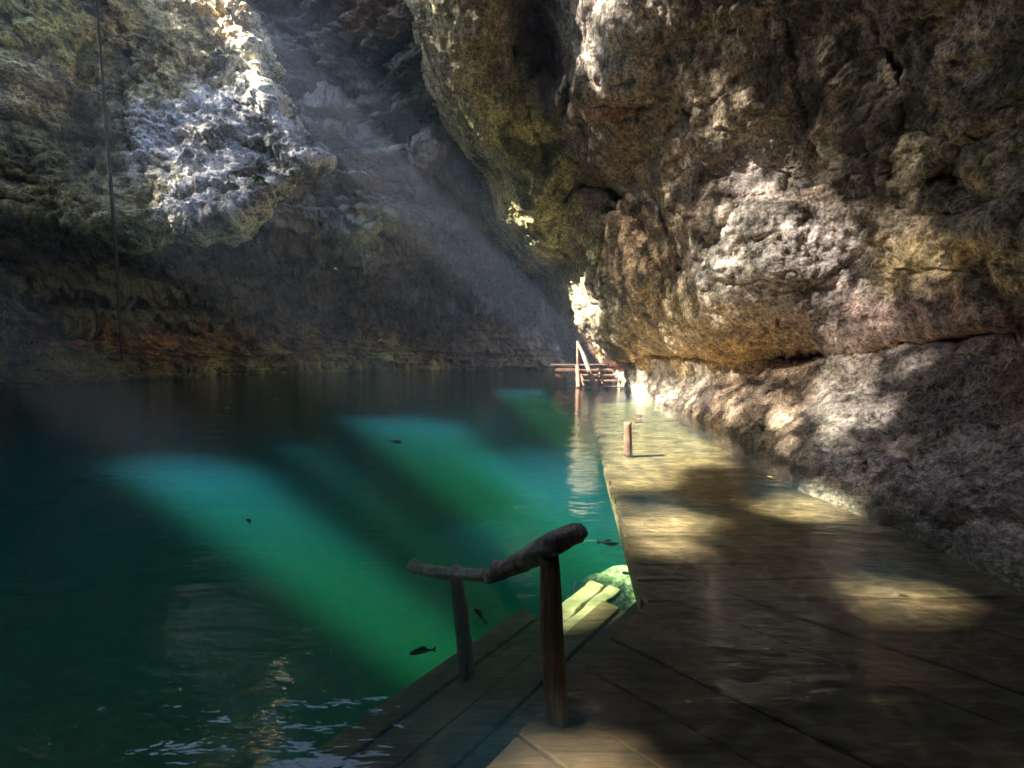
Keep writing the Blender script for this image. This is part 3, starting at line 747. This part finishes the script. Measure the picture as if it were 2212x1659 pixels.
# bed of the pool, deep and dark
gx, gy = np.meshgrid(np.arange(-41, 15, 0.5), np.arange(-10, 46, 0.5))
gp = np.stack([gx, gy, np.full(gx.shape, -6.4)], -1)
gp[..., 2] += 0.8 * fbm(gp * 0.3, 4, 501)
me = np_mesh("pool_bed", gp.reshape(-1, 3), grid_faces(*gx.shape, np.ones(gx.shape, bool)), np.tile([0.12, 0.11, 0.08], (gx.size, 1)))
tag(link("pool_bed", me, M_rock), kind="structure")

# ------------------------------------------------------------------ boards
rng = random.Random(5)
def board(bm, c, along, across, length, width, thick, top, tilt=0.0, seg=10, wear=0.006):
    """one plank: a beveled bar with slightly uneven edges, top face at height top"""
    a = Vector(along).normalized(); b = Vector(across).normalized()
    rings = []
    ph = rng.random() * 50
    for k in range(seg + 1):
        t = k / seg - 0.5
        o = Vector(c) + a * (t * length)
        wob = wear * math.sin(ph + t * 11) + rng.uniform(-wear, wear) * 0.6
        wl = width / 2 + wob; wr = width / 2 - wob * 0.5 + rng.uniform(-wear, wear) * 0.4
        zt = top + tilt * t + rng.uniform(-0.003, 0.003)
        e = 0.008
        prof = [(-wl, zt - thick), (-wl, zt - e), (-wl + e, zt), (wr - e, zt), (wr, zt - e), (wr, zt - thick)]
        rings.append([bm.verts.new((o.x + b.x * q, o.y + b.y * q, z)) for q, z in prof])
    n = 6
    for k in range(seg):
        for i in range(n):
            bm.faces.new((rings[k][i], rings[k][(i + 1) % n], rings[k + 1][(i + 1) % n], rings[k + 1][i]))
    bm.faces.new(rings[0]); bm.faces.new(rings[-1][::-1])

def bm_obj(name, bm, m, parent=None, smooth_shade=False):
    bmesh.ops.recalc_face_normals(bm, faces=bm.faces)
    me = bpy.data.meshes.new(name); bm.to_mesh(me); bm.free()
    if smooth_shade:
        for p in me.polygons: p.use_smooth = True
    return link(name, me, m, parent)

def local(o_loc, rz, p):
    d = Vector(p) - Vector(o_loc)
    c, s = math.cos(-rz), math.sin(-rz)
    return Vector((d.x * c - d.y * s, d.x * s + d.y * c, d.z))

# pale rock mound under the edge of the boardwalk
mc = at_level(1300, 1262, -1.35)
TH, RR = np.meshgrid(np.linspace(0, 2 * math.pi, 97), np.linspace(0, 1, 60))
mp_ = np.stack([mc[0] + 0.25 + np.cos(TH) * RR * 2.6, mc[1] - 0.1 + np.sin(TH) * RR * 2.6, -1.15 - 5.4 * RR ** 1.3], -1)
mo = 0.35 * fbm(mp_ * 1.1, 4, 701) + 0.18 * ridged(mp_ * 2.4, 3, 702)
f1, f2, rid = cells(mp_ * 1.6, 703)
mp_ += np.stack([np.cos(TH) * (mo + 0.2 * rid), np.sin(TH) * (mo + 0.2 * rid), 0.5 * mo + 0.25 * (rid - 0.5)], -1) * np.minimum(1, RR * 3 + 0.3)[..., None]
mp_[:, -1] = mp_[:, 0]
mo_ = np_mesh("submerged_rock", mp_.reshape(-1, 3), grid_faces(*TH.shape, np.ones(TH.shape, bool)), np.tile([0.75, 0.72, 0.6], (TH.size, 1)))
tag(link("submerged_rock", mo_, M_rock), "pale rock mound glowing green under water beside the boardwalk corner", "rock")

# boardwalk along the right wall, a hand's depth under water
bm = bmesh.new()
y = 2.75
while y < 16.2:
    w = rng.uniform(0.2, 0.28)
    xl = 0.47 + 0.148 * y + rng.uniform(-0.04, 0.03)
    xr = 5.2
    board(bm, ((xl + xr) / 2, y + w / 2, 0), (1, 0.02, 0), (0, 1, 0), xr - xl, w - 0.004, 0.06, -0.258 + rng.uniform(-0.004, 0.004), rng.uniform(-0.01, 0.01), 14)
    y += w
# edge beam under the boards
board(bm, (0.52 + 0.148 * 9.4, 9.4, 0), (0.146, 1, 0), (1, -0.146, 0), 13.2, 0.14, 0.16, -0.33, 0, 20)
tag(bm_obj("boardwalk", bm, M_plank), kind="structure")

# landing of diagonal boards where the steps start
E = Vector((0.66, 0.75, 0)).normalized(); NN = Vector((-E.y, E.x, 0))
L0 = Vector(at_level(1178, 1537, LZ)); L0.z = 0
bm = bmesh.new()
s = -3.2
while s < 3.4:
    w = rng.uniform(0.24, 0.34)
    p = L0 + E * (s + w / 2)
    ln = 4.6
    # stop short of the boardwalk
    board(bm, p - NN * (ln / 2 - 0.02), -NN, E, ln, w - 0.006, 0.06, LZ + rng.uniform(-0.006, 0.006), rng.uniform(-0.02, 0.02), 16)
    s += w
tag(bm_obj("landing", bm, M_step), kind="structure")

st = thing("wooden_steps", (L0.x, L0.y, -1.3), "broad dark submerged wooden steps going down into the green water from the landing", "steps")
def step_part(name, off, depth, z, s0, s1, m, thick=0.07):
    bm = bmesh.new()
    nb = 2 if depth > 0.25 else 1
    for k in range(nb):
        w = depth / nb
        c = L0 + NN * (off - depth + w * (k + 0.5)) + E * ((s0 + s1) / 2)
        board(bm, c, E, NN, s1 - s0, w - 0.012, thick, z + rng.uniform(-0.005, 0.005), rng.uniform(-0.03, 0.03), 14)
    o = bm_obj(name, bm, m)
    o.data.transform(Matrix.Translation((-L0.x, -L0.y, 1.3)))
    o.parent = st
    return o
for off, dep, z, s1 in ((0.33, 0.36, -0.58, 1.75), (0.67, 0.36, -0.76, 1.7), (1.03, 0.38, -0.92, 1.62), (1.42, 0.42, -1.05, 1.5)):
    step_part("tread", off, dep, z, -3.0, s1, M_step)
for off, z0, z1 in ((0.02, LZ, -0.58), (0.34, -0.58, -0.76), (0.67, -0.76, -0.92), (1.03, -0.92, -1.05)):
    bm = bmesh.new()
    c = L0 + NN * (off - 0.03) + E * (-0.65)
    board(bm, c, E, NN, 4.6, 0.03, z0 - z1 - 0.01, z0 - 0.068, 0, 10, 0.001)
    o = bm_obj("riser", bm, M_step); o.data.transform(Matrix.Translation((-L0.x, -L0.y, 1.3))); o.parent = st

pp = at_level(1262, 1305, -0.78)
pl = thing("loose_plank", (pp[0], pp[1], -0.82), "pale split plank lying under water beside the corner of the boardwalk", "plank")
bm = bmesh.new()
for q, wd, ln in ((-0.075, 0.12, 0.78), (0.072, 0.15, 0.70)):
    board(bm, NN * q + E * (0.03 * q), E, NN, ln, wd, 0.05, 0.05, 0.02, 12, 0.014)
o = bm_obj("board", bm, M_pale, pl)

# ------------------------------------------------------------------ logs
def log_mesh(pts, radii, seg=20, rough=0.08, seed=0, ring=None, cap_inset=True):
    """tapered, knotty round timber along a bent axis"""
    P = [Vector(p) for p in pts]
    # resample
    Q, R = [], []
    for k in range(len(P) - 1):
        n = max(4, int((P[k + 1] - P[k]).length / 0.035))
        for i in range(n):
            t = i / n
            Q.append(P[k].lerp(P[k + 1], t)); R.append(radii[k] * (1 - t) + radii[k + 1] * t)
    Q.append(P[-1]); R.append(radii[-1])
    bm = bmesh.new()
    rings = []
    rnd = random.Random(seed)
    ph = [rnd.uniform(0, 6.28) for _ in range(6)]
    for k, (q, r) in enumerate(zip(Q, R)):
        a = (Q[min(k + 1, len(Q) - 1)] - Q[max(k - 1, 0)]).normalized()
        ref = Vector((0.13, 0.3, 1)) if abs(a.z) < 0.9 else Vector((0.1, 1, 0))
        u = a.cross(ref).normalized(); v = a.cross(u)
        vs_ = []
        for i in range(seg):
            th = 2 * math.pi * i / seg
            p3 = np.array([[math.cos(th) * 1.4 + seed, math.sin(th) * 1.4, k * 0.16]])
            rr = r * (1 + rough * float(fbm(p3, 3, seed)[0]) * 2 + 0.03 * math.sin(3 * th + ph[0]) + 0.025 * math.sin(5 * th + k * 0.1 + ph[1]))
            vs_.append(bm.verts.new(q + u * (math.cos(th) * rr) + v * (math.sin(th) * rr)))
        rings.append(vs_)
    for k in range(len(rings) - 1):
        for i in range(seg):
            bm.faces.new((rings[k][i], rings[k][(i + 1) % seg], rings[k + 1][(i + 1) % seg], rings[k + 1][i]))
    for rg, q, s in ((rings[0], Q[0], -1), (rings[-1], Q[-1], 1)):
        a = (Q[-1] - Q[-2]).normalized() if s > 0 else (Q[0] - Q[1]).normalized()
        inner = [bm.verts.new(q + (w.co - q) * 0.78 + a * (0.006 - 0.02 * rnd.random())) for w in rg]
        c = bm.verts.new(q - a * 0.012)
        for i in range(seg):
            bm.faces.new((rg[i], rg[(i + 1) % seg], inner[(i + 1) % seg], inner[i]))
            bm.faces.new((inner[i], inner[(i + 1) % seg], c))
    return bm

def log_obj(name, pts, radii, m, parent, seed=0, rough=0.08, seg=20):
    off = parent.location if parent else Vector((0, 0, 0))
    bm = log_mesh([Vector(p) - Vector(off) for p in pts], radii, seg, rough, seed)
    return bm_obj(name, bm, m, parent, True)

# near handrail
pb = at_level(1206, 1552, LZ); YP = float(pb[1])
pt = at_depth(1187, 1206, YP - 0.02)
hr = thing("wooden_handrail", (pb[0], pb[1], LZ), "rough log handrail bent in the middle on two round posts standing in the water", "handrail")
log_obj("post", [pb - np.array([0, 0, 0.05]), at_depth(1193, 1360, YP), at_depth(1187, 1204, YP)], [0.052, 0.049, 0.043], M_post, hr, 3, 0.14, 32)
Y2 = 3.02
lb = at_level(1010, 1455, -1.0); Y2 = float(lb[1])
log_obj("post", [lb - np.array([0, 0, 0.08]), at_depth(1003, 1380, Y2), at_depth(988, 1246, Y2)], [0.058, 0.055, 0.048], M_post, hr, 8, 0.12)
mid = at_depth(1056, 1246, 2.62)
log_obj("rail", [mid, at_depth(1130, 1212, 2.36), at_depth(1187, 1180, YP), at_depth(1249, 1150, 2.02)], [0.042, 0.054, 0.052, 0.047], M_rail, hr, 12, 0.16, 36)
log_obj("branch_rail", [at_depth(890, 1222, 3.55), at_depth(940, 1236, 3.3), at_depth(985, 1240, Y2), at_depth(1054, 1243, 2.64)], [0.052, 0.043, 0.041, 0.036], M_rail, hr, 14, 0.2, 28)
for kp, kr in ((at_depth(985, 1236, Y2 - 0.02), 0.05), (at_depth(1075, 1228, 2.55), 0.05)):
    bm = bmesh.new(); bmesh.ops.create_icosphere(bm, subdivisions=3, radius=kr)
    for v in bm.verts: v.co *= 1 + 0.25 * float(fbm(np.array([v.co * 18]), 3, 4)[0])
    for v in bm.verts: v.co += Vector(kp) - hr.location
    bm_obj("knot", bm, M_rail, hr, True)
# splintered heart of the cut end
eq = at_depth(1249, 1150, 2.02); ed = Vector(eq - at_depth(1187, 1180, YP)).normalized()
bm = bmesh.new()
for k in range(26):
    a = rng.uniform(0, 6.28); r = 0.043 * math.sqrt(rng.random())
    u = ed.cross(Vector((0, 0, 1))).normalized(); v = ed.cross(u)
    c = Vector(eq) + u * (r * math.cos(a)) + v * (r * math.sin(a)) - ed * 0.01 - hr.location
    ln = rng.uniform(0.01, 0.03)
    g = bmesh.ops.create_cone(bm, segments=5, radius1=0.007, radius2=0.001, depth=ln, cap_ends=True)["verts"]
    q = ed.to_track_quat('Z', 'Y')
    for w in g: w.co = q @ w.co + c + ed * (ln / 2)
bm_obj("splinters", bm, M_rail, hr)

# stubs standing on the boardwalk
def stub(px, py0, py1, r, label, seed):
    b = at_level(px, py0, -0.24)
    t = at_depth(px - 1, py1, float(b[1]))
    root = thing("wooden_stub_post", (b[0], b[1], -0.24), label, "post", "stub posts on the boardwalk")
    log_obj("trunk", [b, (b + t) / 2, t], [r * 1.06, r, r * 0.94], M_red, root, seed, 0.07)
    return root
stub(1357, 984, 912, 0.062, "short red-brown wooden post standing nearest on the sunlit submerged boardwalk", 21)
stub(1379, 912, 893, 0.085, "low pale stump farther along the boardwalk behind the taller post", 23)

# ------------------------------------------------------------------ platform with stairs
YD = 19.2
pf = thing("wooden_platform", (3.3, 18.0, 0), "reddish wooden swimming platform with stairs and slanting log rail at the far end", "platform")
po = Vector(pf.location)
def plank_part(name, x0, x1, y0, y1, z, m=M_red, n=1, thick=0.05, parent=pf):
    bm = bmesh.new()
    for k in range(n):
        w = (y1 - y0) / n
        board(bm, Vector(((x0 + x1) / 2, y0 + w * (k + 0.5), 0)) - Vector((po.x, po.y, 0)), (1, 0, 0), (0, 1, 0), x1 - x0, w - 0.015, thick, z, rng.uniform(-0.02, 0.02), 10)
    return bm_obj(name, bm, m, parent)
plank_part("deck", 1.72, 5.3, 18.9, 20.6, 0.90, n=7)
for k, (z, yy, xa, xb) in enumerate(((0.70, 18.45, 2.95, 4.62), (0.50, 17.9, 2.9, 4.62), (0.30, 17.3, 2.85, 4.66), (0.09, 16.7, 2.75, 4.7))):
    plank_part("tread", xa, xb, yy, yy + 0.32, z, n=1)
for x in (2.93, 3.75, 4.55):
    bm = bmesh.new()
    a, b_ = Vector((x, 18.95, 0.80)), Vector((x, 16.5, -0.15))
    bmesh.ops.create_cube(bm, size=1)
    for v in bm.verts:
        t = v.co.y + 0.5
        q = b_.lerp(a, t)
        v.co = Vector((q.x + v.co.x * 0.06, q.y, q.z - 0.1 + v.co.z * 0.16)) - po
    bmesh.ops.bevel(bm, geom=list(bm.edges), offset=0.006, segments=1, affect='EDGES')
    bm_obj("stringer", bm, M_red, pf)
for zz in (0.72, 0.45):
    plank_part("crossbeam", 1.9, 5.2, 18.92 if zz > .6 else 18.99, 19.0 if zz > .6 else 19.06, zz, thick=0.12)
def pxl(a, b, Y): return at_depth(a, b, Y)
log_obj("leg", [pxl(1211, 798, 19.6), pxl(1222, 830, 19.6), pxl(1224, 850, 19.6)], [0.07, 0.07, 0.075], M_red, pf, 31)
log_obj("leg", [(4.9, 19.4, 0.85), (4.95, 19.4, -0.6)], [0.08, 0.08], M_red, pf, 32)
log_obj("leg", [(2.85, 18.9, 0.85), (2.9, 18.7, -0.6)], [0.07, 0.07], M_red, pf, 33)
log_obj("rail_post", [pxl(1248, 737, 18.8), pxl(1248, 790, 18.6), pxl(1250, 838, 17.6), pxl(1250, 860, 17.4)], [0.06, 0.06, 0.07, 0.08], M_red, pf, 34)
log_obj("handrail", [pxl(1247, 738, 18.75), pxl(1260, 766, 18.1), pxl(1271, 796, 17.3), pxl(1281, 825, 16.6), pxl(1285, 845, 16.4)], [0.05, 0.085, 0.095, 0.10, 0.105], M_post, pf, 35)
log_obj("newel_post", [pxl(1285, 826, 16.35), pxl(1284, 862, 16.3)], [0.11, 0.12], M_red, pf, 36)
log_obj("brace", [pxl(1252, 836, 17.3), pxl(1226, 852, 16.6)], [0.07, 0.07], M_red, pf, 37)

# ------------------------------------------------------------------ small things
M_rope = plain("dark_rope_fibre", (0.10, 0.09, 0.075), 0.9)
rope_pts = [(196, -260), (206, -80), (211, 30), (222, 180), (234, 330), (243, 450), (251, 560), (257, 650), (261, 740), (263, 778)]
rp = thing("hanging_rope", at_depth(263, 778, 9.5), "long thin dark rope hanging in front of the rock almost down to the water", "rope")
for off, rad, cut in ((0, 1.0, 99), (5, 0.7, 99), (-4, 0.7, 9)):
    pts, rr = [], []
    for k, (a, b) in enumerate(rope_pts[:cut]):
        o2 = off * (0.35 + 0.65 * math.sin(k * 1.7 + off)) * (1 if k > 3 else 0.4)
        pts.append(at_depth(a + o2 * 0.55, b, 9.5 + 0.01 * off)); rr.append(rad * (0.014 + 0.018 * math.sin(min(k, 9) / 9 * math.pi)))
    log_obj("strand", pts, rr, M_rope, rp, 40 + off, 0.15, 8)

# stalactites under the hanging rock
def stalactite(px, py0, py1, wpx, Y, label, seed):
    s = Y / F
    top = at_depth(px, py0, Y); tip = at_depth(px + 3, py1, Y)
    n = 22; seg = 24
    vs_, cs = [], []
    for k in range(n + 1):
        t = k / n
        c = top * (1 - t) + tip * t
        prof = (1 - t) ** 0.75 * (1 + 0.25 * math.sin(t * 7 + seed)) + 0.02
        for i in range(seg):
            th = 2 * math.pi * i / seg
            r = wpx * s * prof * (1 + 0.14 * math.sin(3 * th + seed) + 0.08 * math.sin(7 * th + 2 * seed))
            vs_.append(c + np.array([math.cos(th) * r, math.sin(th) * r * 0.8, 0]))
    V = np.array(vs_)
    V += (V - np.repeat(np.array([top * (1 - k / n) + tip * k / n for k in range(n + 1)]), seg, 0)) * (0.5 * fbm(V * 5, 4, seed))[:, None]
    fs = [[k * seg + i, k * seg + (i + 1) % seg, (k + 1) * seg + (i + 1) % seg, (k + 1) * seg + i] for k in range(n) for i in range(seg)]
    o = link("stalactite", np_mesh("stalactite", V - top, np.array(fs), np.tile([0.55, 0.51, 0.30], (len(V), 1))), M_rock)
    o.location = top
    return tag(o, label, "stalactite", "stalactites under the hanging rock")
stalactite(338, 484, 545, 27, float(HANG(338, 495)) - 0.2, "broad mossy stalactite with the lowest tip under the hanging rock", 1)
stalactite(300, 484, 526, 15, float(HANG(300, 495)) - 0.2, "narrow stalactite just left of the broad mossy one", 2)
stalactite(383, 482, 526, 12, float(HANG(383, 495)) - 0.2, "small blunt stalactite right of the broad mossy one", 3)
stalactite(410, 482, 520, 9, float(HANG(410, 490)) - 0.2, "shortest knobby stalactite, rightmost of the hanging row", 4)

# fern on the hanging rock
M_leaf = plain("fern_leaf", (0.07, 0.20, 0.03), 0.5)
fc = at_depth(562, 388, float(HANG(562, 388)) - 0.45)
fern = thing("fern", fc, "small bright green fern growing from the grey hanging rock face", "plant")
bm = bmesh.new()
for k in range(26):
    a = rng.uniform(0, 6.28); el = rng.uniform(-0.5, 0.9)
    d = Vector((math.cos(a) * math.cos(el), -abs(math.sin(a)) * math.cos(el) * 0.7, math.sin(el)))
    ln = rng.uniform(0.12, 0.28)
    side = d.cross(Vector((0, 0.3, 1))).normalized()
    for j in range(7):
        t = (j + 1) / 7
        c = d * (ln * t) + Vector((0, 0, -0.1 * t * t))
        for sg in (-1, 1):
            w = 0.06 * (1 - 0.7 * t)
            p1 = c + side * (sg * w) + d * 0.02; p2 = c + d * 0.03 + side * (sg * w * 0.5); p3 = c - d * 0.008 + side * (sg * w * 0.5)
            bm.faces.new([bm.verts.new(q) for q in (c, p3, p1, p2)])
bm_obj("fronds", bm, M_leaf, fern)

# fish
M_fish = plain("dark_fish_skin", (0.02, 0.022, 0.02), 0.35)
def fish_mesh(bend=0.05, deep=1.0):
    bm = bmesh.new()
    n, seg = 14, 12
    rings = []
    for k in range(n + 1):
        t = k / n
        h = deep * 0.16 * (math.sin(math.pi * min(1, t * 1.02 + 0.02)) ** 0.65) * (1 - 0.45 * t) + 0.012
        wd = h * 0.55
        rings.append([bm.verts.new((t - 0.45, wd * math.cos(6.283 * i / seg) + bend * math.sin(t * 4), h * math.sin(6.283 * i / seg))) for i in range(seg)])
    for k in range(n):
        for i in range(seg):
            bm.faces.new((rings[k][i], rings[k][(i + 1) % seg], rings[k + 1][(i + 1) % seg], rings[k + 1][i]))
    bm.faces.new(rings[0]); bm.faces.new(rings[-1][::-1])
    bmesh.ops.recalc_face_normals(bm, faces=bm.faces)
    me = bpy.data.meshes.new("body"); bm.to_mesh(me); bm.free()
    for p in me.polygons: p.use_smooth = True
    me.materials.append(M_fish)
    return me
def fin_mesh(name, outline, y0=0.0, thick=0.012):
    bm = bmesh.new()
    a = [bm.verts.new((x, y0 - thick / 2, z)) for x, z in outline]; b_ = [bm.verts.new((x, y0 + thick / 2, z)) for x, z in outline]
    bm.faces.new(a); bm.faces.new(b_[::-1])
    for i in range(len(a)): bm.faces.new((a[i], b_[i], b_[(i + 1) % len(a)], a[(i + 1) % len(a)]))
    bmesh.ops.recalc_face_normals(bm, faces=bm.faces)
    me = bpy.data.meshes.new(name); bm.to_mesh(me); bm.free(); me.materials.append(M_fish)
    return me
FB = [fish_mesh(), fish_mesh(0.14, 0.8), fish_mesh(-0.10, 1.15)]; FT = fin_mesh("tail_fin", [(0.5, 0.03), (0.72, 0.17), (0.66, 0.0), (0.72, -0.17), (0.5, -0.03)], -0.04); FD = fin_mesh("dorsal_fin", [(-0.12, 0.13), (0.05, 0.22), (0.25, 0.18), (0.3, 0.07)], 0.03)
fish_spots = [(907, 1408, -0.6, 0.15, 0.3, "dark fish swimming in the green water left of the handrail's far post"),
              (1318, 1173, -0.4, 0.17, 3.0, "slim dark fish beside the left edge of the sunlit boardwalk"),
              (536, 1126, -0.15, 0.11, 2.3, "small dark fish at the left edge of the bright green beam"),
              (685, 1014, -0.5, 0.17, 2.6, "small dark fish in the blue light patch, left of two"),
              (803, 1010, -0.35, 0.16, 2.9, "small dark fish in the blue light patch, right of two"),
              (858, 955, -0.15, 0.2, 2.8, "tiny dark fish farthest out towards the far wall"),
              (1036, 1328, -0.5, 0.17, 5.3, "dark fish right behind the handrail's far post, over the steps")]
for fi, (px, py, z, ln, ang, lab) in enumerate(fish_spots):
    p = at_level(px, py, z)
    f_ = thing("fish", p, lab, "fish", "dark fish in the pool", ang)
    f_.scale = (ln, ln, ln)
    for nm, me in (("body", FB[fi % 3]), ("tail_fin", FT), ("dorsal_fin", FD)):
        c = bpy.data.objects.new(nm, me); col.objects.link(c); c.parent = f_

# leaves drifting on the water, and two light glints modelled as pale leaf shapes
M_lf = plain("yellow_leaf", (0.55, 0.42, 0.10), 0.5); M_wf = plain("pale_glint", (0.75, 0.75, 0.72), 0.4)
def leaf_mesh(m):
    bm = bmesh.new()
    n = 9; up, lo, mid = [], [], []
    for k in range(n):
        t = k / (n - 1); w = 0.28 * math.sin(math.pi * t) ** 0.8 * (1 - 0.3 * t) + 0.004
        zc = 0.14 * (t - 0.5) ** 2
        mid.append(bm.verts.new((t - 0.5, 0, zc))); up.append(bm.verts.new((t - 0.5, w, zc + 0.07 * w / 0.28))); lo.append(bm.verts.new((t - 0.5, -w, zc + 0.07 * w / 0.28)))
    for k in range(n - 1):
        bm.faces.new((mid[k], mid[k + 1], up[k + 1], up[k])); bm.faces.new((lo[k], lo[k + 1], mid[k + 1], mid[k]))
    me = bpy.data.meshes.new("floating_leaf"); bm.to_mesh(me); bm.free(); me.materials.append(m)
    return me
lm_y, lm_w = leaf_mesh(M_lf), leaf_mesh(M_wf)
for px, py, ln, me, lab in ((1663, 1030, 0.055, lm_y, "yellow leaf floating over the boardwalk close to the foot of the rock wall"),
                            (1952, 1288, 0.045, lm_y, "yellow leaf floating over the boardwalk's right-hand sunlit patch"),
                            (1486, 1516, 0.03, lm_y, "small yellow leaf floating over the dark landing right of the near post"),
                            (490, 882, 0.16, lm_w, "white water glint modelled as a fleck on the dark water, left and nearer of two"),
                            (595, 863, 0.18, lm_w, "white water glint modelled as a fleck on the dark water, right and farther of two")):
    o = tag(bpy.data.objects.new("floating_leaf", me), lab, "leaf", "leaves floating on the pool and modelled water glints")  # floating_leaf also names the two modelled water glints
    o.location = at_level(px, py, 0.004); o.scale = (ln, ln, ln); o.rotation_euler.z = px * 0.37
    col.objects.link(o)

# ------------------------------------------------------------------ air
m, N, L, b = mat("cave_air"); N.remove(b)
pv = N.new("ShaderNodeVolumePrincipled")
pv.inputs["Color"].default_value = (0.56, 0.69, 1.0, 1); pv.inputs["Density"].default_value = 0.0026
L.new(pv.outputs[0], N["Material Output"].inputs["Volume"])
tag(link("haze", box_mesh("haze", -55, 30, -30, 60, -9.5, 34), m), kind="stuff")
